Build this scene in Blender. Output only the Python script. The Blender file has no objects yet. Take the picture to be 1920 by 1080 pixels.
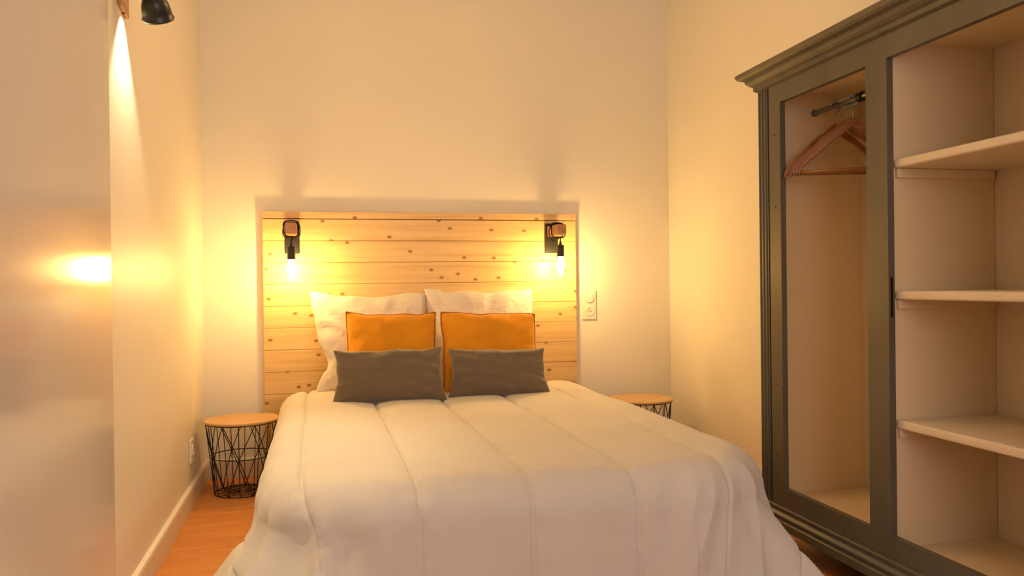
import bpy, bmesh, math, random
from math import sin, cos, pi, radians, sqrt, atan2, exp, hypot
from mathutils import Vector, Matrix, noise
random.seed(7)
S = bpy.context.scene
COL = S.collection

# ------------------------------------------------------------------ camera
TH, ROLL, PITCH, CAMZ = radians(13.8), 0.0122, -6/1500, 1.07
f0 = Vector((sin(TH)*cos(PITCH), cos(TH)*cos(PITCH), sin(PITCH)))
r0 = Vector((cos(TH), -sin(TH), 0)); u0 = r0.cross(f0)
ir = r0*cos(ROLL) - u0*sin(ROLL); iu = r0*sin(ROLL) + u0*cos(ROLL)
cd = bpy.data.cameras.new('camera'); cam = bpy.data.objects.new('camera', cd); COL.objects.link(cam)
cd.sensor_width = 36; cd.lens = 1500/1920*36; cd.clip_start = 0.02
M = Matrix((ir, iu, -f0)).transposed().to_4x4(); M.translation = (0, 0, CAMZ)
cam.matrix_world = M
S.camera = cam

# ------------------------------------------------------------------ light and exposure
S.view_settings.view_transform = 'Standard'; S.view_settings.look = 'None'
S.view_settings.gamma = 1; S.view_settings.use_curve_mapping = False
S.view_settings.exposure = 0.21
w = bpy.data.worlds.new('world'); S.world = w; w.use_nodes = True
w.node_tree.nodes['Background'].inputs[0].default_value = (1.0, 0.72, 0.48, 1)
w.node_tree.nodes['Background'].inputs[1].default_value = 0.4
BULB_COL, BULB_STR = (1.0, 0.595, 0.175, 1), 285.0
SPOT_COL, SPOT_W = (1.0, 0.74, 0.42), 48.0
def area(name, loc, rot, sx, sy, watts, col):
    l = bpy.data.lights.new(name, 'AREA'); l.shape = 'RECTANGLE'; l.size = sx; l.size_y = sy
    l.energy = watts; l.color = col
    o = bpy.data.objects.new(name, l); COL.objects.link(o); o.location = loc; o.rotation_euler = rot
    return o
area('window_daylight', (0.95, -1.28, 1.65), (radians(90), 0, 0), 2.0, 1.3, 26, (1.0, 0.86, 0.85))
sl = bpy.data.lights.new('spot_lamp_light', 'SPOT'); sl.energy = SPOT_W; sl.color = SPOT_COL
sl.spot_size = radians(86); sl.spot_blend = 0.6; sl.shadow_soft_size = 0.02
so = bpy.data.objects.new('spot_lamp_light', sl); COL.objects.link(so); so.location = (-0.585, 2.885, 1.984)
so.rotation_euler = (0, 0, 0)

pl = bpy.data.lights.new('added_warm_fill', 'POINT'); pl.energy = 11.0; pl.color = (1.0, 0.61, 0.22); pl.shadow_soft_size = 0.14  # added warm fill above the frame, lifts the upper walls; no fixture there
po = bpy.data.objects.new('added_warm_fill', pl); COL.objects.link(po); po.location = (0.42, 3.1, 2.50)

# ------------------------------------------------------------------ helpers
def link(name, bm, mat, parent=None, smooth=False, loc=None):
    me = bpy.data.meshes.new(name); bmesh.ops.recalc_face_normals(bm, faces=bm.faces); bm.to_mesh(me); bm.free()
    if smooth:
        for p in me.polygons: p.use_smooth = True
    if mat: me.materials.append(mat)
    o = bpy.data.objects.new(name, me); COL.objects.link(o)
    if parent: o.parent = parent
    if loc: o.location = loc
    return o
def tag(o, label, cat, group=None):
    o['label'] = label; o['category'] = cat
    if group: o['group'] = group
    return o
def thing(name, label, cat, loc=(0, 0, 0), rz=0, group=None):
    o = bpy.data.objects.new(name, None); COL.objects.link(o); o.location = loc; o.rotation_euler = (0, 0, rz)
    o.empty_display_size = 0.05
    return tag(o, label, cat, group)
def struct(name, bm, mat, parent=None, smooth=False):
    o = link(name, bm, mat, parent, smooth)
    if not parent: o['kind'] = 'structure'
    return o
def abox(bm, a, b, bev=0.0, seg=1):
    m = Matrix.Translation([(a[i]+b[i])/2 for i in range(3)]) @ Matrix.Diagonal([abs(b[i]-a[i]) for i in range(3)]+[1])
    r = bmesh.ops.create_cube(bm, size=1, matrix=m)
    if bev > 0:
        es = list({e for v in r['verts'] for e in v.link_edges})
        bmesh.ops.bevel(bm, geom=es, offset=bev, segments=seg, affect='EDGES', profile=0.6)
def box(a, b, bev=0.0, seg=1):
    bm = bmesh.new(); abox(bm, a, b, bev, seg); return bm
def atube(bm, pts, r, n=8, closed=False, caps=True):
    pts = [Vector(p) for p in pts]; rings = []; N = len(pts); prev = None
    for i, p in enumerate(pts):
        if closed: t = pts[(i+1) % N]-pts[i-1]
        else: t = pts[min(i+1, N-1)]-pts[max(i-1, 0)]
        t.normalize()
        if prev is None:
            a = Vector((0, 0, 1)) if abs(t.z) < 0.9 else Vector((1, 0, 0))
        else: a = prev
        nrm = (a-t*a.dot(t)).normalized(); prev = nrm; bn = t.cross(nrm)
        rr = r[i] if isinstance(r, (list, tuple)) else r
        rings.append([bm.verts.new(p+nrm*(rr*cos(2*pi*k/n))+bn*(rr*sin(2*pi*k/n))) for k in range(n)])
    for i in range(N if closed else N-1):
        A, B = rings[i], rings[(i+1) % N]
        for k in range(n): bm.faces.new((A[k], A[(k+1) % n], B[(k+1) % n], B[k]))
    if caps and not closed: bm.faces.new(rings[0]); bm.faces.new(rings[-1])
def tube(pts, r, n=8, closed=False):
    bm = bmesh.new(); atube(bm, pts, r, n, closed); return bm
def alathe(bm, prof, mat=Matrix.Identity(4), n=32, cap=True):
    rings = [[bm.verts.new(mat @ Vector((r*cos(2*pi*k/n), r*sin(2*pi*k/n), z))) for k in range(n)] for r, z in prof]
    for A, B in zip(rings, rings[1:]):
        for k in range(n): bm.faces.new((A[k], A[(k+1) % n], B[(k+1) % n], B[k]))
    if cap: bm.faces.new(rings[0]); bm.faces.new(rings[-1])
def lathe(prof, mat=Matrix.Identity(4), n=32, cap=True):
    bm = bmesh.new(); alathe(bm, prof, mat, n, cap); return bm
def prism(poly, f, d0, d1):
    """extrude a 2-D outline; f(u, v, d) -> world point"""
    bm = bmesh.new()
    A = [bm.verts.new(f(u, v, d0)) for u, v in poly]; B = [bm.verts.new(f(u, v, d1)) for u, v in poly]
    bm.faces.new(A); bm.faces.new(B)
    for i in range(len(poly)):
        j = (i+1) % len(poly); bm.faces.new((A[i], A[j], B[j], B[i]))
    return bm

# ------------------------------------------------------------------ materials
def mat(name, col, rough=0.5, spec=0.5, metal=0, coat=0, coat_rough=0.1):
    m = bpy.data.materials.new(name); m.use_nodes = True; b = m.node_tree.nodes['Principled BSDF']
    b.inputs['Base Color'].default_value = (*col, 1); b.inputs['Roughness'].default_value = rough
    b.inputs['Specular IOR Level'].default_value = spec; b.inputs['Metallic'].default_value = metal
    b.inputs['Coat Weight'].default_value = coat; b.inputs['Coat Roughness'].default_value = coat_rough
    return m
def nodes(m): return m.node_tree.nodes, m.node_tree.links, m.node_tree.nodes['Principled BSDF']
def coords(m, scale, kind='Object'):
    N, L, b = nodes(m); tc = N.new('ShaderNodeTexCoord'); mp = N.new('ShaderNodeMapping')
    mp.inputs['Scale'].default_value = scale; L.new(tc.outputs[kind], mp.inputs[0]); return mp.outputs[0]
def vary(m, c1, c2, scale, detail=4, lo=0.35, hi=0.65, distort=0.0):
    N, L, b = nodes(m); n = N.new('ShaderNodeTexNoise'); n.inputs['Detail'].default_value = detail
    n.inputs['Scale'].default_value = 1; n.inputs['Distortion'].default_value = distort
    L.new(coords(m, scale), n.inputs['Vector'])
    r = N.new('ShaderNodeValToRGB'); r.color_ramp.elements[0].position = lo; r.color_ramp.elements[1].position = hi
    r.color_ramp.elements[0].color = (*c1, 1); r.color_ramp.elements[1].color = (*c2, 1)
    L.new(n.outputs['Fac'], r.inputs[0]); L.new(r.outputs[0], b.inputs['Base Color']); return r
def bump(m, scale, strength, dist=0.002, detail=3):
    N, L, b = nodes(m); n = N.new('ShaderNodeTexNoise'); n.inputs['Scale'].default_value = 1; n.inputs['Detail'].default_value = detail
    L.new(coords(m, scale), n.inputs['Vector']); bp = N.new('ShaderNodeBump')
    bp.inputs['Strength'].default_value = strength; bp.inputs['Distance'].default_value = dist
    L.new(n.outputs['Fac'], bp.inputs['Height']); L.new(bp.outputs[0], b.inputs['Normal'])

WALL = mat('wall_paint', (.82, .78, .70), .75, .25)
vary(WALL, (.875, .84, .765), (.905, .87, .795), (1.3, 1.3, 1.3)); bump(WALL, (9, 9, 9), .25, .004)
SATIN = mat('satin_wall_paint', (.80, .75, .67), .42, .5)
vary(SATIN, (.86, .81, .73), (.89, .84, .76), (2, 2, .6)); bump(SATIN, (14, 14, 2.5), .12, .004)
CEIL = mat('ceiling_paint', (.90, .88, .83), .85, .2); bump(CEIL, (60, 60, 60), .1, .001)
TRIM = mat('white_trim_paint', (.78, .71, .60), .4, .5); bump(TRIM, (30, 30, 30), .1, .001)

def wood(name, dark, mid, light, knots=True, axis=(1.0, 9.0, 26.0), rough=.5, kscale=(4.6, 5.0, 7.2), coat=0):
    m = mat(name, mid, rough, .4, coat=coat); N, L, b = nodes(m)
    tc = N.new('ShaderNodeTexCoord'); oi = N.new('ShaderNodeObjectInfo')
    mul = N.new('ShaderNodeMath'); mul.operation = 'MULTIPLY'; mul.inputs[1].default_value = 37.0
    L.new(oi.outputs['Random'], mul.inputs[0]); add = N.new('ShaderNodeVectorMath'); add.operation = 'ADD'
    L.new(tc.outputs['Object'], add.inputs[0]); L.new(mul.outputs[0], add.inputs[1])
    mp = N.new('ShaderNodeMapping'); mp.inputs['Scale'].default_value = axis; L.new(add.outputs[0], mp.inputs[0])
    n = N.new('ShaderNodeTexNoise'); n.inputs['Scale'].default_value = 1.4; n.inputs['Detail'].default_value = 6; n.inputs['Distortion'].default_value = .6
    L.new(mp.outputs[0], n.inputs['Vector'])
    r = N.new('ShaderNodeValToRGB'); e = r.color_ramp.elements
    e[0].position = .3; e[0].color = (*dark, 1); e[1].position = .7; e[1].color = (*light, 1)
    k = e.new(.48); k.color = (*mid, 1)
    L.new(n.outputs['Fac'], r.inputs[0]); out = r.outputs[0]
    if knots:
        mp2 = N.new('ShaderNodeMapping'); mp2.inputs['Scale'].default_value = kscale; L.new(add.outputs[0], mp2.inputs[0])
        v = N.new('ShaderNodeTexVoronoi'); v.voronoi_dimensions = '2D'; v.inputs['Scale'].default_value = 1; v.inputs['Randomness'].default_value = 1
        sx_ = N.new('ShaderNodeSeparateXYZ'); cx_ = N.new('ShaderNodeCombineXYZ'); L.new(mp2.outputs[0], sx_.inputs[0])
        L.new(sx_.outputs['X'], cx_.inputs['X']); L.new(sx_.outputs['Z'], cx_.inputs['Y'])
        L.new(cx_.outputs[0], v.inputs['Vector'])
        kr = N.new('ShaderNodeValToRGB'); ke = kr.color_ramp.elements
        ke[0].position = .025; ke[0].color = (1, 1, 1, 1); ke[1].position = .085; ke[1].color = (0, 0, 0, 1)
        L.new(v.outputs['Distance'], kr.inputs[0])
        mx = N.new('ShaderNodeMix'); mx.data_type = 'RGBA'; L.new(kr.outputs[0], mx.inputs['Factor'])
        L.new(out, mx.inputs['A']); mx.inputs['B'].default_value = (dark[0]*.42, dark[1]*.28, dark[2]*.18, 1)
        out = mx.outputs['Result']
    L.new(out, b.inputs['Base Color'])
    bp = N.new('ShaderNodeBump'); bp.inputs['Strength'].default_value = .12; bp.inputs['Distance'].default_value = .002
    L.new(n.outputs['Fac'], bp.inputs['Height']); L.new(bp.outputs[0], b.inputs['Normal'])
    return m
PINE = wood('pine_planks', (.70, .45, .19), (.78, .54, .245), (.85, .62, .30), rough=.36)
PINE_CAP = wood('pine_cap_board', (.66, .41, .19), (.76, .52, .26), (.82, .60, .33))
FLOOR = wood('orange_laminate', (.52, .19, .04), (.60, .23, .05), (.66, .27, .065), knots=False, axis=(1.2, 10, 8), rough=.42)
TOPW = wood('light_wood_veneer', (.58, .36, .16), (.66, .43, .20), (.72, .49, .24), knots=False, axis=(2, 16, 8), rough=.45)
LAMPW = wood('reddish_lamp_wood', (.42, .22, .11), (.52, .28, .15), (.58, .33, .18), knots=False, axis=(20, 3, 20))
HANGW = wood('varnished_hanger_wood', (.24, .095, .028), (.30, .125, .038), (.35, .155, .05), knots=False, axis=(3, 20, 20), rough=.28, coat=.4)
BLACK = mat('matte_black_metal', (.012, .012, .011), .42, .5); bump(BLACK, (80, 80, 80), .1, .0005)
WIRE = mat('black_wire', (.01, .009, .008), .5, .4); bump(WIRE, (90, 90, 90), .05, .0003)
SHADE = mat('dark_green_black_enamel', (.014, .018, .014), .33, .5); bump(SHADE, (40, 40, 40), .05, .0004)
CABLE = mat('black_textile_cable', (.013, .012, .011), .8, .2); bump(CABLE, (400, 400, 400), .5, .0006)
PLASTIC = mat('white_plastic', (.84, .80, .72), .3, .5); bump(PLASTIC, (20, 20, 20), .03, .0005)
GREYP = mat('grey_paint', (.25, .25, .225), .45, .5)
vary(GREYP, (.094, .084, .060), (.125, .113, .082), (5, 5, 1.6), 5); bump(GREYP, (70, 70, 12), .3, .0015)
INNER = mat('cream_inner_paint', (.74, .66, .54), .6, .35)
vary(INNER, (.82, .66, .41), (.86, .70, .45), (3, 3, 1.5), 4); bump(INNER, (30, 30, 8), .2, .0015)
SHELF = mat('white_shelf_paint', (.80, .73, .62), .5, .4); vary(SHELF, (.78, .67, .50), (.84, .73, .56), (6, 6, 6)); bump(SHELF, (40, 40, 40), .15, .001)
METAL = mat('dull_steel', (.42, .41, .39), .35, .5, 1); bump(METAL, (60, 60, 60), .05, .0005)
SLEEVE = mat('grey_plastic_sleeve', (.38, .36, .33), .45, .5); bump(SLEEVE, (60, 60, 60), .05, .0005)
HOLE = mat('dark_hole', (.015, .012, .01), .8, .1); vary(HOLE, (.012, .01, .008), (.02, .016, .012), (50, 50, 50))
def cloth(name, col, var=.05, weave=900, wr=(7, 7, 7), wstr=.35, rough=.9, sheen=.2):
    m = mat(name, col, rough, .2); N, L, b = nodes(m); b.inputs['Sheen Weight'].default_value = sheen
    lo = tuple(c*(1-var) for c in col); hi = tuple(min(1, c*(1+var)) for c in col)
    vary(m, lo, hi, (4, 4, 4), 4)
    n1 = N.new('ShaderNodeTexNoise'); n1.inputs['Scale'].default_value = 1; n1.inputs['Detail'].default_value = 5; n1.inputs['Distortion'].default_value = .5
    L.new(coords(m, wr), n1.inputs['Vector'])
    n2 = N.new('ShaderNodeTexNoise'); n2.inputs['Scale'].default_value = weave; L.new(coords(m, (1, 1, 1)), n2.inputs['Vector'])
    b1 = N.new('ShaderNodeBump'); b1.inputs['Strength'].default_value = wstr; b1.inputs['Distance'].default_value = .012
    b2 = N.new('ShaderNodeBump'); b2.inputs['Strength'].default_value = .15; b2.inputs['Distance'].default_value = .0006
    L.new(n1.outputs['Fac'], b1.inputs['Height']); L.new(n2.outputs['Fac'], b2.inputs['Height'])
    L.new(b1.outputs[0], b2.inputs['Normal']); L.new(b2.outputs[0], b.inputs['Normal'])
    return m
DUVET = cloth('white_duvet_cotton', (.75, .715, .65), .02, 900, (11, 5, 9), .5)
WPILL = cloth('white_pillow_cotton', (.80, .75, .67), .02, 900, (14, 14, 22), .7)
MUST = cloth('mustard_cotton', (.82, .345, .016), .07, 1200, (12, 12, 12), .5)
MUSTE = cloth('mustard_edge', (.42, .14, .012), .15, 500, (60, 60, 60), .5)
GREYC = cloth('taupe_velvet', (.175, .135, .095), .10, 1500, (10, 10, 10), .45, .85, .5)
MATT = cloth('mattress_ticking', (.70, .66, .60), .03)
def emis(name, col, st):
    m = mat(name, (.9, .8, .6), .3); b = nodes(m)[2]
    b.inputs['Emission Color'].default_value = col; b.inputs['Emission Strength'].default_value = st; return m
BULB = emis('glowing_bulb', BULB_COL, BULB_STR)

# ------------------------------------------------------------------ room shell
XL, XR, YB, YF, HC, XN, YN = -0.612, 2.222, 4.774, -1.4, 3.0, -0.53, 2.345
struct('floor', box((XL-.15, YF-.15, -.12), (XR+.15, YB+.15, -.006)), FLOOR)
flo = bpy.data.objects['floor']
pw = .186; nrow = int((YB-YF)/pw)+1
for i in range(nrow):                                        # laminate boards laid across the room
    y0 = YB-(i+1)*pw; y1 = YB-i*pw
    y0 = max(y0, YF)
    if y1-y0 < .02: continue
    x = XL-random.uniform(0, 1.1)
    while x < XR:
        a, b_ = max(x, XL), min(x+1.28, XR)
        if b_-a > .03: link('plank', box((a+.0006, y0+.0006, -.0062), (b_-.0006, y1-.0006, 0), .0012), FLOOR, flo)
        x += 1.28
struct('wall_back', box((XL-.15, YB, -.1), (XR+.15, YB+.15, HC)), WALL)
struct('wall_left', box((XL-.15, YN-.05, -.1), (XL, YB+.1, HC)), SATIN)
NEAR = mat('near_satin_paint', (.74, .70, .63), .14, .45)
vary(NEAR, (.73, .71, .66), (.77, .75, .70), (2, 2, .6)); bump(NEAR, (10, 10, 2), .05, .004)
dn = radians(.45)
nb = link('wall_left', box((-.25, YF-YN, -.1), (0, 0, HC), .010, 4), NEAR, None, True, (XN, YN, 0)); nb.rotation_euler = (0, 0, -dn); nb['kind'] = 'structure'
struct('wall_right', box((XR, YF-.1, -.1), (XR+.15, YB+.1, HC)), WALL)
struct('ceiling', box((XL-.15, YF-.15, HC), (XR+.15, YB+.15, HC+.12)), CEIL)
bm = bmesh.new()
wx0, wx1, wz0, wz1 = -.1, 2.0, .95, 2.35
abox(bm, (XL-.15, YF-.12, -.1), (wx0, YF, HC)); abox(bm, (wx1, YF-.12, -.1), (XR+.15, YF, HC))
abox(bm, (wx0, YF-.12, -.1), (wx1, YF, wz0)); abox(bm, (wx0, YF-.12, wz1), (wx1, YF, HC))
struct('wall_front', bm, WALL)
bm = bmesh.new()
for a, b_ in (((wx0, wz0), (wx0+.06, wz1)), ((wx1-.06, wz0), (wx1, wz1)), ((wx0, wz0), (wx1, wz0+.06)), ((wx0, wz1-.06), (wx1, wz1)),
              (((wx0+wx1)/2-.03, wz0), ((wx0+wx1)/2+.03, wz1))):
    abox(bm, (a[0], YF-.09, a[1]), (b_[0], YF-.04, b_[1]), .004)
struct('window_1', bm, TRIM)

def skirting(name, p0, p1, nrm, h=.108, t=.019):
    p0, p1, nrm = Vector(p0), Vector(p1), Vector(nrm)
    prof = [(0, 0), (t, 0), (t, h-.016), (t-.003, h-.006), (0.001, h), (0, h)]
    bm = prism(prof, lambda u, v, d: p0.lerp(p1, d)+nrm*u+Vector((0, 0, v)), 0, 1)
    return struct(name, bm, TRIM)
skirting('baseboard_left', (XL, 3.071, 0), (XL, YB-.015, 0), (1, 0, 0))
skirting('baseboard_left', (XL, YN, 0), (XL, 3.069, 0), (1, 0, 0))
skirting('baseboard_back', (XL, YB, 0), (-.293, YB, 0), (0, -1, 0))
skirting('baseboard_back', (1.58, YB, 0), (XR, YB, 0), (0, -1, 0))
skirting('baseboard_right', (XR, YF, 0), (XR, YB-.015, 0), (-1, 0, 0), .105, .008)

# ------------------------------------------------------------------ headboard
HX0, HX1, HY, HZ = -.288, 1.572, YB-.05, 1.461
hb = thing('headboard', 'pale pine plank headboard fixed to the back wall behind the bed', 'headboard', (HX0, YB, 0))
def hbx(a, b_, **k): return box(tuple(a[i]-(HX0, YB, 0)[i] for i in range(3)), tuple(b_[i]-(HX0, YB, 0)[i] for i in range(3)), **k)
z1 = HZ
while z1 > .02:
    z0 = max(z1-.1245, 0.002)
    link('plank', hbx((HX0, HY, z0+.0007), (HX1, HY+.018, z1-.0007), bev=.0024), PINE, hb)
    z1 -= .1245
o = link('cap_board', hbx((HX0-.002, HY-.003, HZ+.0035), (HX1+.002, YB-.001, HZ+.042), bev=.002), PINE_CAP, hb)
for bx_ in (HX0+.004, .30, .95, HX1-.048):
    link('batten', hbx((bx_, HY+.0185, .003), (bx_+.044, YB-.001, HZ-.002)), PINE_CAP, hb)
for sx in (HX0+.025, HX1-.025):
    link('screw', lathe([(.0045, 0), (.0045, .001), (.003, .0015)], Matrix.Translation((sx-HX0, HY-.003-YB, HZ+.022)) @ Matrix.Rotation(pi/2, 4, 'X'), 10), METAL, hb)

# ------------------------------------------------------------------ bed, duvet
bed = thing('bed', 'double bed hidden under the white quilted duvet, against the pine headboard', 'bed', (.67, 3.55, 0))
def bb(a, b_, **k): return box((a[0]-.67, a[1]-3.55, a[2]), (b_[0]-.67, b_[1]-3.55, b_[2]), **k)
link('mattress', bb((-.10, 2.46, .22), (1.44, 4.68, .44), bev=.03, seg=3), MATT, bed, True)
link('bed_base', bb((-.08, 2.50, .12), (1.42, 4.66, .22), bev=.01), MATT, bed)
for lx in (0, 1.34):
    for ly in (2.6, 4.5):
        link('leg', lathe([(.02, 0), (.03, .12)], Matrix.Translation((lx-.67, ly-3.55, 0)), 14), PINE_CAP, bed)

DX0, DX1, DY0, DY1 = -.192, 1.53, 2.27, 4.69
SEAMS = [-.05+.333*k for k in range(-1, 7)]
def smooth01(t): t = max(0, min(1, t)); return t*t*(3-2*t)
def duvet_point(fx, fy):
    R = .40 if fy < 3.5 else .20
    cx, cy = (DX0+DX1)/2, (DY0+DY1)/2
    hx, hy = (DX1-DX0)/2, (DY1-DY0)/2
    qx, qy = abs(fx-cx)-(hx-R), abs(fy-cy)-(hy-R)
    sx, sy = (1 if fx > cx else -1), (1 if fy > cy else -1)
    if qx > 0 and qy > 0:
        l = hypot(qx, qy); sd = l-R; n = Vector((qx/l*sx, qy/l*sy, 0)); corner = min(qx, qy)/max(qx, qy)
    elif qx > qy: sd = qx-R; n = Vector((sx, 0, 0)); corner = 0
    else: sd = qy-R; n = Vector((0, sy, 0)); corner = 0
    r = .13
    P = Vector((fx, fy, 0)); base = P-n*sd                # nearest point of the outline
    s = sd+r
    # the top, quilted channels running head to foot
    ds = min(abs(fx-k) for k in SEAMS)
    wob = .006*noise.noise(Vector((fx*3, fy*5, 3)))
    ds2 = min(abs(fx+wob-k) for k in SEAMS)
    puff = .011*(1-(1-min(1, ds/.165))**2.2) - .011*exp(-(ds2/.006)**2) - .004*exp(-(ds2/.022)**2)
    und = .010*noise.noise(Vector((fx*1.7, fy*1.7, 0))) + .004*noise.noise(Vector((fx*6, fy*4, 5)))
    tuck = .006*noise.noise(Vector((fx*9, fy*24, 8)))*exp(-(ds/.05)**2)
    thick = puff+und+tuck
    top = .492
    if s <= 0:
        return Vector((fx, fy, top+thick))
    arc = r*pi/2
    if s < arc:
        a = s/r; off = r*sin(a)-r; drop = r*(1-cos(a)); nn = n*sin(a)+Vector((0, 0, cos(a)))
    else:
        d = s-arc; off = 0; drop = r+d; nn = n.copy()
        flare = .05 + .60*corner**1.3 if fy < 3.5 else .04
        if sx < 0:
            flare = .03+.45*abs(n.x)*smooth01((3.05-base.y)/.5) if base.y > DY0+R else .08+.50*min(1, abs(n.x)*1.6)
            flare *= smooth01((d+.14)/.30)*1.05
        if n.y < -.5 and corner == 0: flare = .08
        off += flare*d; drop = r+d*sqrt(max(0, 1-flare*flare))
    # folds in the hanging part
    per = fx*abs(n.y)+fy*abs(n.x) if corner == 0 else 0
    hang = smooth01((s-.05)/.35)
    ang = atan2(n.y, n.x)
    fold = 0
    if corner > 0: fold += .020*corner*sin(ang*15+1.2+2*noise.noise(Vector((ang*3, 0, 4))))*hang
    fold += .014*noise.noise(Vector((base.x*6.5+3.3, base.y*6.5, 11+s*1.6)))*hang
    dgn = (fx-.67)*(.75 if fy < DY0+.2 else .2)
    sg = 1 if fx < .67 else -1
    q = noise.noise(Vector((base.x*8.5-(s*2.6*sg if n.y < -.5 else 0), base.y*8.5, 21+s*.9)))
    fold += .022*(1-abs(q)*3.2)*.5*smooth01((s-.02)/.2)*smooth01((abs(fx-.67)-.1)/.45)*(1 if fy < 3 else .45)
    if sx < 0 and abs(n.x) > .5: fold -= .010*hang
    z = top-drop
    if z < .015:
        off += (.015-z)*.6; z = .015+.004*noise.noise(Vector((fx*10, fy*10, 2)))
    return base+n*(off)+Vector((0, 0, z))+nn*(thick*(.6+.4*cos(min(s/r, pi/2)))+fold)
bm = bmesh.new()
LH = .50; nx, ny = 520, 380
gx = [DX0-LH+.02+(DX1-DX0+2*LH-.04)*i/nx for i in range(nx+1)]
gy = [DY0-LH+.02+(4.64-DY0+LH-.02)*j/ny for j in range(ny+1)]
V = [[bm.verts.new(duvet_point(x, y)) for x in gx] for y in gy]
for j in range(ny):
    for i in range(nx): bm.faces.new((V[j][i], V[j][i+1], V[j+1][i+1], V[j+1][i]))
duv = link('duvet', bm, DUVET, None, True)
tag(duv, 'large white channel quilted duvet draped over the bed', 'duvet')
sol = duv.modifiers.new('thickness', 'SOLIDIFY'); sol.thickness = .014; sol.offset = -1

# ------------------------------------------------------------------ pillows and cushions
def pillow(name, W, H, T, m, pinch=.05, seed=0, wr=.006, n=46, ear=.0, expn=.42, sag=.25, cornerfx=None):
    bm = bmesh.new(); sides = []
    def outline(u, v):
        x = W/2*u*(1-pinch*(1-v*v)); z = H/2*v*(1-pinch*(1-u*u))
        x += .006*noise.noise(Vector((v*2.2, seed, u)))*W/.5; z += .010*noise.noise(Vector((u*2.4, seed+4, v)))*W/.5
        if cornerfx: dx, dz = cornerfx(u, v); x += dx; z += dz
        return x, z
    for sgn in (-1, 1):
        g = []
        for j in range(n+1):
            row = []
            for i in range(n+1):
                u, v = -1+2*i/n, -1+2*j/n
                u = sin(u*pi/2); v = sin(v*pi/2)
                edge = i in (0, n) or j in (0, n)
                x, z = outline(u, v)
                e = max(0, (1-u*u)*(1-v*v))
                t = T/2*(e**expn)*(1-sag*v*.5)
                if not edge:
                    nearedge = 1-min(1-abs(u), 1-abs(v))
                    wv = noise.noise(Vector((atan2(v, u)*5, seed*3.1+sgn, nearedge*1.5)))*nearedge**2*wr*1.6*min(1, e*9)
                    wv += noise.noise(Vector((u*3.2+seed, v*3.2, sgn*2)))*wr*min(1, e*3)
                    t += wv
                if edge and sgn == 1: row.append(sides[0][j][i])
                else: row.append(bm.verts.new((x, sgn*t if not edge else 0, z+H/2)))
            g.append(row)
        sides.append(g)
        for j in range(n):
            for i in range(n):
                bm.faces.new((g[j][i], g[j][i+1], g[j+1][i+1], g[j+1][i]))
    o = link(name, bm, m, None, True)
    per = [outline(sin((-1+2*i/n)*pi/2), -1) for i in range(n)]+[outline(1, sin((-1+2*i/n)*pi/2)) for i in range(n)] + \
          [outline(sin((1-2*i/n)*pi/2), 1) for i in range(n)]+[outline(-1, sin((1-2*i/n)*pi/2)) for i in range(n)]
    return o, [(x, 0, z+H/2) for x, z in per]
def place(o, loc, lean, yaw=0, roll=0):
    o.matrix_world = Matrix.Translation(loc) @ Matrix.Rotation(yaw, 4, 'Z') @ Matrix.Rotation(-lean, 4, 'X') @ Matrix.Rotation(roll, 4, 'Y')
def cfl(u, v):
    dx = dz = 0
    if u < 0: dx += .055*(-u)*exp(-((v+.35)/.33)**2)
    if v < 0 and u < 0: dx += .035*(-v)*(-u)*(1 if v > -.55 else .4); 
    if v > .6 and u < -.6: dz += .012; dx -= .012
    if v > 0: dz -= .012*exp(-((u+.05)/.4)**2)
    return dx, dz
def cfr(u, v):
    dx = dz = 0
    if v > .6 and u < -.7: dz += .012
    return dx, dz
p, _ = pillow('pillow', .64, .565, .19, WPILL, .055, 1, .010, cornerfx=cfl, expn=.38)
place(p, (.300, 4.475, .487), radians(15)); tag(p, 'large square white pillow leaning on the headboard, left of the pair, its outer side exposed', 'pillow', 'white pillows against the headboard')
p, _ = pillow('pillow', .645, .575, .19, WPILL, .05, 5, .010, cornerfx=cfr, expn=.38)
place(p, (.935, 4.475, .487), radians(15)); tag(p, 'large square white pillow leaning on the headboard, behind the right mustard cushion', 'pillow', 'white pillows against the headboard')
def mustard(W, H, seed, loc, lean, yaw, roll, label, cf=None):
    p, per = pillow('cushion', W, H, .15, MUST, .035, seed, .006, cornerfx=cf)
    place(p, loc, lean, yaw, roll); tag(p, label, 'cushion', 'mustard cushions on the bed')
    per2 = [(x*1.004+.002*noise.noise(Vector((i*.7, seed, 0))), .003*noise.noise(Vector((i*.5, 5, seed))), (z-H/2)*1.004+H/2+.002*noise.noise(Vector((0, i*.7, seed)))) for i, (x, y, z) in enumerate(per)]
    e = link('edging', tube(per2, .0052, 6, True), MUSTE, p, True); e['label'] = 'dark brownish stitched edge'
def cm(u, v):
    dz = 0; dx = 0
    if v > 0 and u < 0: dz += .016*max(0, (-u-.6)/.4)*v
    return dx, dz
mustard(.475, .45, 11, (.390, 4.245, .488), radians(17), radians(-3), 0, 'mustard yellow cushion with crumpled top left corner, behind the left grey cushion', cm)
mustard(.535, .445, 17, (.925, 4.235, .488), radians(17), radians(3), radians(2.0), 'wider mustard yellow cushion with stitched edge, behind the right grey cushion')
def cg1(u, v):
    dx = .0; dz = 0
    if v < -.3: dx += .014*(u*abs(u))*(-v)
    return dx, dz
g, _ = pillow('cushion', .55, .278, .155, GREYC, .062, 23, .009, cornerfx=cg1)
place(g, (.357, 4.035, .486), radians(20), radians(-2), radians(-.5)); tag(g, 'taupe grey rectangular cushion in front of the left mustard cushion', 'cushion', 'grey cushions on the bed')
g, _ = pillow('cushion', .53, .26, .155, GREYC, .062, 29, .009, cornerfx=cg1)
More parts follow.
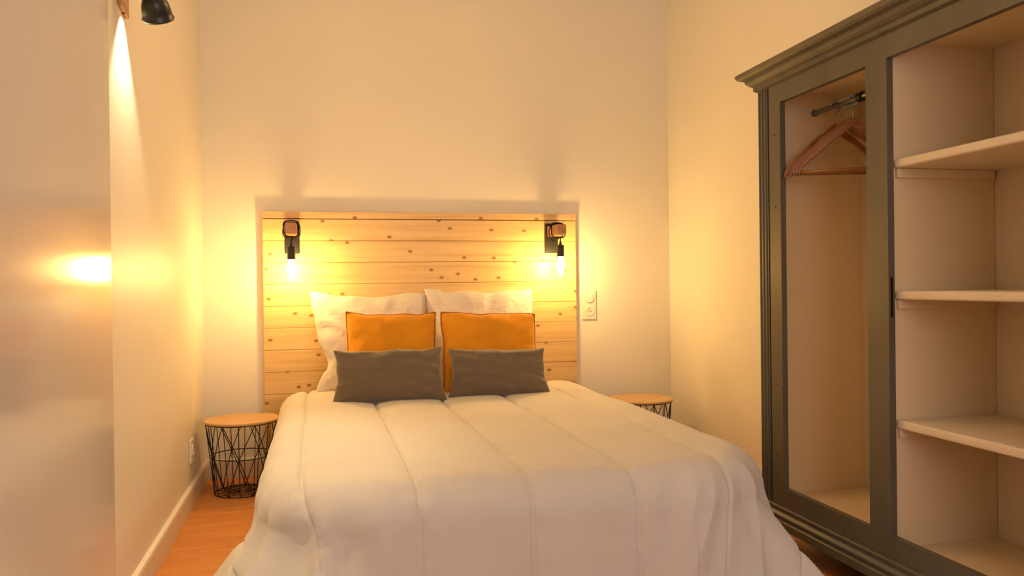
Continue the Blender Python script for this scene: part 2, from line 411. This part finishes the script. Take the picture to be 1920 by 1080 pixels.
place(g, (.932, 4.065, .486), radians(20), radians(3), radians(1.5)); tag(g, 'taupe grey rectangular cushion in front of the right mustard cushion', 'cushion', 'grey cushions on the bed')

# ------------------------------------------------------------------ bedside wall lamps
def bed_lamp(cx, label, zs0, zs1, turns):
    t = thing('wall_lamp', label, 'lamp', (cx, HY, 1.35), 0, 'bulb lamps on the headboard')
    B = (cx, HY, 1.35)
    def rel(p): return (p[0]-B[0], p[1]-B[1], p[2]-B[2])
    link('back_plate', box(rel((cx-.04, HY-.018, 1.262)), rel((cx+.04, HY-.0005, 1.443)), .0015), BLACK, t)
    link('wooden_peg', box(rel((cx-.029, HY-.222, 1.362)), rel((cx+.029, HY-.018, 1.423)), .003, 2), LAMPW, t)
    yl = HY-.19; zc = 1.392
    pts = [rel((cx, HY-.018, 1.34)), rel((cx+.006, HY-.05, 1.335)), rel((cx+.02, HY-.10, 1.345))]
    n = 26*turns
    for i in range(n+1):
        a = -pi/2+.3 + 2*pi*i/26
        rr = .046+.004*sin(i*.37)
        k = rr/max(abs(cos(a))**4+abs(sin(a))**4, 1e-6)**.25*.93
        pts.append(rel((cx+k*cos(a), HY-.10-(.075)*i/n-.006*sin(i*.9), zc+k*sin(a))))
    pts += [rel((cx+.004, yl, zc-.048)), rel((cx, yl-.004, zs1+.03)), rel((cx, yl-.004, zs1+.018))]
    link('cable', tube(pts, .0032, 8), CABLE, t, True)
    m = Matrix.Translation(rel((cx, yl-.004, 0)))
    link('cable_grip', lathe([(.005, zs1+.024), (.008, zs1+.008), (.011, zs1-.001)], m, 16), BLACK, t, True)
    link('socket', lathe([(.019, zs1-.001), (.022, zs1-.004), (.022, zs0), (.018, zs0-.0005), (.018, zs0+.004)], m, 28), BLACK, t)
    prof = [(.0135, zs0+.006), (.0135, zs0-.008), (.0145, zs0-.018), (.019, zs0-.032), (.024, zs0-.047), (.0255, zs0-.056), (.0235, zs0-.068), (.017, zs0-.081), (.0105, zs0-.092), (.0075, zs0-.100), (.006, zs0-.112), (.0015, zs0-.116)]
    link('bulb', lathe(prof, m, 20), BULB, t, True)
bed_lamp(-.126, 'black headboard lamp with wooden peg and glowing bulb, nearest the left wall', 1.222, 1.294, 2)
bed_lamp(1.411, 'black headboard lamp with looped cable on a wooden peg, nearest the white wall socket', 1.233, 1.303, 3)

# ------------------------------------------------------------------ spotlight high on the left wall
sp = thing('wall_spotlight', 'black metal spotlight on a wooden bar, high on the left wall', 'lamp', (XL, 2.88, 2.1))
def sr(p): return (p[0]-XL, p[1]-2.88, p[2]-2.1)
f = lambda u, v, d: Vector(sr((d, u, v)))
link('wooden_bar', prism([(2.815, 2.34), (2.815, 2.005), (2.83, 1.995), (2.93, 1.982), (2.935, 2.34)], f, XL+.001, XL+.013), LAMPW, sp)
link('mount', box(sr((XL+.001, 2.70, 2.048)), sr((XL+.05, 2.812, 2.15)), .006, 2), BLACK, sp)
link('knob', lathe([(.014, 0), (.016, .012), (.010, .022), (.002, .024)], Matrix.Translation(sr((XL+.025, 2.775, 2.046))) @ Matrix.Rotation(pi, 4, 'X'), 18), METAL, sp, True)
link('arm', tube([sr((XL+.02, 2.825, 2.052)), sr((-.57, 2.825, 2.050)), sr((-.53, 2.82, 2.056)), sr((-.492, 2.808, 2.052))], .011, 12), SHADE, sp, True)
ax = (Vector((.12, .75, -1))).normalized()
R_ = ax.to_track_quat('Z', 'Y').to_matrix().to_4x4()
apex = Vector(sr((-.502, 2.815, 2.024)))
prof = [(.010, -.024), (.017, -.020), (.020, -.006), (.028, .000), (.037, .010), (.043, .026), (.0462, .046), (.0475, .066), (.0515, .069), (.0495, .075), (.0455, .076), (.042, .066), (.039, .046), (.034, .028), (.024, .012), (.006, .006)]
link('shade', lathe(prof, Matrix.Translation(apex) @ R_, 40), SHADE, sp, True)
link('lens', lathe([(.009, 0), (.009, .004), (.006, .005)], Matrix.Translation(sr((-.606, 2.885, 1.984)))@Matrix.Scale(.5, 4), 18), BLACK, sp, True)

# ------------------------------------------------------------------ wire basket tables
def basket_table(x, y, rz, label):
    t = thing('side_table', label, 'table', (x, y, 0), rz, 'wire basket side tables')
    h, rt, rb = .372, .181, .140
    def q(a, z, k=0): r = rb+(rt-rb)*(z/h); return (r*cos(a), r*sin(a), max(z, .003))
    link('tabletop', lathe([(.185, h), (.190, h+.003), (.191, h+.010), (.189, h+.013)], n=56), TOPW, t)
    for nm, z in (('top_ring', h-.002), ('middle_ring', .195), ('bottom_ring', .003)):
        link(nm, tube([q(2*pi*i/56, z) for i in range(56)], .0034 if z > .3 else .0027, 6, True), WIRE, t, True)
    K = 14
    for k in range(K):
        a = 2*pi*k/K
        if k % 2 == 0:
            link('wire', tube([q(a, .003), q(a, h-.002)], .0024, 6), WIRE, t)
        for s in (-1, 1):
            if k % 2 == 0:
                d = pi/7
                link('wire', tube([q(a-s*d, .003), q(a-s*d/2, .098), q(a, .195), q(a+s*d/2, .283), q(a+s*d, h-.002)], .0024, 6), WIRE, t)
            elif s == 1:
                link('wire', tube([q(a+.035, .003), q(a+.02, h-.002)], .0020, 6), WIRE, t)
    for k in range(14):
        a = 2*pi*k/14
        link('spoke', tube([(.018*cos(a), .018*sin(a), .004), (rb*cos(a), rb*sin(a), .004)], .0018, 5), WIRE, t)
    for r in (.020, .065, .105):
        link('base_ring', tube([(r*cos(2*pi*i/32), r*sin(2*pi*i/32), .004) for i in range(32)], .0016, 5, True), WIRE, t, True)
basket_table(-.384, 4.425, radians(12), 'black wire basket table with round wooden top, between the left wall and the bed')
basket_table(1.878, 4.455, radians(40), 'black wire basket table with round wooden top, right of the bed')

# ------------------------------------------------------------------ sockets
def disc(r, d, c, n=28): return lathe([(r, 0), (r, d*.8), (r*.96, d)], Matrix.Translation(c) @ Matrix.Rotation(pi/2, 4, 'X'), n)
def socket(name, label, loc, rz, double):
    t = thing(name, label, 'socket', loc, rz)                # faces local -Y
    w, h = (.046, .091) if double else (.042, .056)
    link('cover_plate', box((-w, -.009, -h), (w, -.0005, h), .002, 2), PLASTIC, t)
    zs = -.040 if double else 0
    c = (.002, 0, zs)
    ring = lathe([(.0285, .009), (.0285, .0125), (.0265, .0135), (.0235, .0132), (.0225, .0128), (.0215, .0095)], Matrix.Translation(c) @ Matrix.Rotation(pi/2, 4, 'X'), 32, cap=False)
    link('socket_ring', ring, PLASTIC, t, True)
    link('socket_well', disc(.0214, .0015, (c[0], -.0085, zs)), PLASTIC, t)
    bm = bmesh.new()
    for dx in (-.0095, .0095): alathe(bm, [(.0028, 0), (.0028, .0008)], Matrix.Translation((c[0]+dx, -.010, zs-.002)) @ Matrix.Rotation(pi/2, 4, 'X'), 12)
    link('pin_holes', bm, HOLE, t)
    link('earth_pin', lathe([(.0024, 0), (.0024, .009), (.001, .011)], Matrix.Translation((c[0], -.0098, zs+.009)) @ Matrix.Rotation(pi/2, 4, 'X'), 12), METAL, t, True)
    if double:
        link('switch_button', lathe([(.0285, 0), (.0285, .005), (.026, .0075), (.024, .0078)], Matrix.Translation((.002, -.009, .041)) @ Matrix.Rotation(pi/2, 4, 'X'), 32), PLASTIC, t, True)
socket('wall_socket', 'white double plate with round switch over a round socket, right of the headboard', (1.668, YB, .938), 0, True)
socket('wall_socket', 'small white square socket low on the left wall beside the wire table', (XL, 4.24, .265), radians(90), False)

# ------------------------------------------------------------------ wardrobe
PH, PP = radians(1.25), 1.72
A1, A0 = 3.006, 1.455                      # far and near end, measured along the front
org = Vector((cos(PH), -sin(PH), 0))*PP
ward = thing('wardrobe', 'tall grey painted wardrobe with open fronts, against the right wall', 'wardrobe', org, -PH)
DEP = .425                                  # local x = into the depth, local y = along the front
def wb(name, a, b_, m=GREYP, bev=.0015, seg=1, label=None):
    o = link(name, box(a, b_, bev, seg), m, ward)
    if label: o['label'] = label
    return o
ZB, ZR, ZT, ZO = .172, .255, 1.776, 1.856   # rail bottom, opening bottom, opening top, frame top
FT = .023
wb('side_panel', (.004, A1-.020, .13), (DEP, A1-.002, ZO)); wb('side_panel', (.004, A0+.002, .13), (DEP, A0+.020, ZO))
wb('inner_panel', (FT, 2.911, .20), (.415, 2.925, 1.835), INNER, label='cream painted inner side panel')
wb('inner_panel', (FT, 1.535, .20), (.415, 1.549, 1.835), INNER, label='cream painted inner side panel')
wb('back_panel', (.411, 2.262, .15), (.4245, A1-.022, ZO-.01), INNER, label='cream painted back panel')
wb('back_panel', (.411, A0+.022, .15), (.4245, 2.260, ZO-.01), INNER, label='cream painted back panel')
wb('divider', (FT+.001, 2.229, .21), (.410, 2.295, 1.835), INNER, label='cream painted divider')
wb('floor_panel', (FT+.001, A0+.021, .195), (.410, A1-.096, .216), INNER, label='cream painted wardrobe floor')
wb('ceiling_panel', (FT+.001, A0+.021, 1.826), (.410, A1-.096, 1.85), INNER, label='cream painted wardrobe ceiling')
# face frame
wb('stile', (0, 2.843, ZB), (FT, 2.924, ZO), bev=0); wb('stile', (0, 2.221, ZR), (FT, 2.323, ZT), bev=0); wb('stile', (0, 1.537, ZB), (FT, 1.62, ZO), bev=0)
wb('top_rail', (0, 1.62, ZT), (FT, 2.843, ZO), bev=0)
wb('bottom_rail', (0, 1.62, ZB), (FT, 2.843, ZR), bev=0)
def post(y0, y1):
    w_ = y1-y0; n = 3; poly = [(.030, y0), (0.0, y0)]; y = y0
    fl = w_/(n*1.0)
    for i in range(n):
        c = y0+fl*(i+.5); r = fl*.30
        poly.append((0, c-r-.002))
        for k in range(7):
            a = pi*k/6; poly.append((.0065*sin(a)+.0005, c-r*cos(a)))
        poly.append((0, c+r+.002))
    poly += [(0.0, y1), (.030, y1)]
    return prism(poly, lambda u, v, d: Vector((u, v, d)), ZB, ZO)
link('fluted_post', post(2.935, A1), GREYP, ward); link('fluted_post', post(A0, 1.526), GREYP, ward)
def sweep(name, prof):                      # prof: (outward, z); runs along far end, front, near end
    bm = bmesh.new(); rings = []
    for o_, z in prof:
        rings.append([bm.verts.new(p) for p in ((DEP, A1+o_, z), (-o_, A1+o_, z), (-o_, A0-o_, z), (DEP, A0-o_, z))])
    n = len(prof)
    for i in range(n):
        A, B = rings[i], rings[(i+1) % n]
        for k in range(3): bm.faces.new((A[k], A[k+1], B[k+1], B[k]))
    bm.faces.new([r[0] for r in rings]); bm.faces.new([r[3] for r in rings])
    return link(name, bm, GREYP, ward)
sweep('cornice', [(-.018, 1.840), (.012, 1.8555), (.014, 1.857), (.014, 1.872), (.017, 1.874), (.024, 1.878), (.033, 1.886), (.038, 1.893), (.039, 1.901), (.044, 1.903), (.056, 1.907), (.064, 1.914), (.068, 1.922), (.068, 1.928), (.064, 1.933), (-.018, 1.935)])
wb('top_board', (-.030, A0-.03, 1.9355), (DEP, A1+.03, 1.944), bev=.002)
sweep('base_moulding', [(-.018, .098), (.020, .098), (.022, .100), (.022, .128), (.019, .131), (.013, .133), (.013, .140), (.017, .143), (.017, .149), (.012, .153), (.006, .158), (.004, .168), (.008, .170), (.008, .176), (.0015, .180), (-.018, .180)])
wb('bottom_board', (.0, A0, .099), (DEP-.002, A1, .13), bev=.001)
for fy in (A0+.035, A1-.045):
    for fx in (.045, DEP-.055):
        link('foot', lathe([(.016, 0), (.020, .004), (.026, .05), (.032, .085), (.032, .0995)], Matrix.Translation((fx, fy, 0)), 20), GREYP, ward, True)
# shelves with rounded fronts, on battens
for z in (1.426, 1.008, .597):
    o = link('shelf', box((.027, 1.5505, z), (.4095, 2.2275, z+.028), .009, 3), SHELF, ward); o['label'] = 'white painted shelf'
    wb('batten', (.034, 2.2145, z-.030), (.40, 2.2285, z-.0005), INNER)
    wb('batten', (.034, 1.5495, z-.030), (.40, 1.563, z-.0005), INNER)
# rod
RX, RZ = .197, 1.752
link('hanging_rod', tube([(RX, 2.296, RZ), (RX, 2.905, RZ)], .0105, 18), METAL, ward, True)
for y0, y1 in ((2.9055, 2.9105), (2.2955, 2.300)):
    link('rod_bracket', lathe([(.015, y0), (.015, y1)], Matrix.Translation((RX, 0, RZ)) @ Matrix.Rotation(-pi/2, 4, 'X'), 24), METAL, ward)
link('rod_clamp', lathe([(.011, -.012), (.018, -.012), (.018, .012), (.011, .012)], Matrix.Translation((RX, 2.615, RZ)) @ Matrix.Rotation(-pi/2, 4, 'X'), 24), BLACK, ward)
for y, z in ((2.884, 1.654), (2.878, 1.366), (2.880, .660), (2.886, .375)):
    link('screw', lathe([(.0035, 0), (.0035, .0012)], Matrix.Translation((.0005, y, z)) @ Matrix.Rotation(-pi/2, 4, 'Y'), 10), HOLE, ward)
for x, y in ((.20, 2.865), (.235, 2.865)):
    link('screw', lathe([(.0035, 0), (.0035, .0015)], Matrix.Translation((x, y, 1.8245)), 10), HOLE, ward)
wb('lock_slot', (.007, 2.2195, .951), (.016, 2.2215, 1.079), HOLE, bev=.0003)

# ------------------------------------------------------------------ hangers on the rod
def hanger_parts(root):
    bm = bmesh.new(); N = 24; top = []; bot = []
    hw = .195
    for i in range(N+1):
        u = -1+2*i/N; x = hw*u; au = abs(u)
        zt = -.085 - .150*au**1.25 + .018*exp(-(u/.16)**2)*1.0
        zt += .008*exp(-((au-.35)/.14)**2)
        wd = .036-.012*au
        if au > .88: zt -= .020*((au-.88)/.12)**2
        top.append((x, zt)); bot.append((x*.985, zt-wd))
    th = [.0062]*2
    def ring(x, zt, zb, t):
        return [bm.verts.new(p) for p in ((x, -t, zb+.003), (x, -t, zt-.004), (x, -t*.4, zt), (x, t*.4, zt), (x, t, zt-.004), (x, t, zb+.003), (x, 0, zb))]
    R = [ring(a[0], a[1], b_[1], .0065) for a, b_ in zip(top, bot)]
    for A, B in zip(R, R[1:]):
        for k in range(7): bm.faces.new((A[k], A[(k+1) % 7], B[(k+1) % 7], B[k]))
    bm.faces.new(R[0]); bm.faces.new(R[-1])
    link('shoulder_bar', bm, HANGW, root, False)
    link('trouser_bar', tube([(-.186, 0, -.262), (.186, 0, -.262)], .0065, 12), HANGW, root, True)
    hook = [(0, 0, -.075), (0, 0, -.048)]
    for k in range(15):
        a = -pi/2+.35+ (pi*1.28)*k/14
        hook.append((.0185*cos(a), 0, -.003+.0185*sin(a)))
    hook[1] = (.002, 0, -.035)
    link('hook', tube(hook, .0019, 8), METAL, root, True)
    sleeve = hook[2:]
    sl_ = link('hook_sleeve', tube(sleeve, .0072, 10), SLEEVE, root, True); sl_['label'] = 'grey plastic sleeve on the hook'
HY0 = 2.700
labels = ['wooden hanger on the wardrobe rod, farthest back by the end panel', 'wooden hanger on the rod, second from the wardrobe end panel',
          'wooden hanger in the middle of the bunch on the wardrobe rod', 'wooden hanger on the rod, just behind the front one',
          'front wooden hanger on the wardrobe rod, nearest the centre stile']
yaws = [15, 30, 31, 32, 33]
Rw = Matrix.Rotation(-PH, 4, 'Z'); Rw.translation = org
first = None
for i in range(5):
    pos = Rw @ Vector((RX, HY0-.018*(i-2)+(.040 if i == 0 else 0), RZ))
    rz = radians(-yaws[i])-PH
    if first is None:
        h = thing('clothes_hanger', labels[i], 'hanger', pos, rz, 'wooden hangers on the wardrobe rod'); hanger_parts(h); first = h
    else:
        h = first.copy(); COL.objects.link(h); h.location = pos; h.rotation_euler = (0, 0, rz); h['label'] = labels[i]
        for ch in list(first.children):
            c = ch.copy(); COL.objects.link(c); c.parent = h
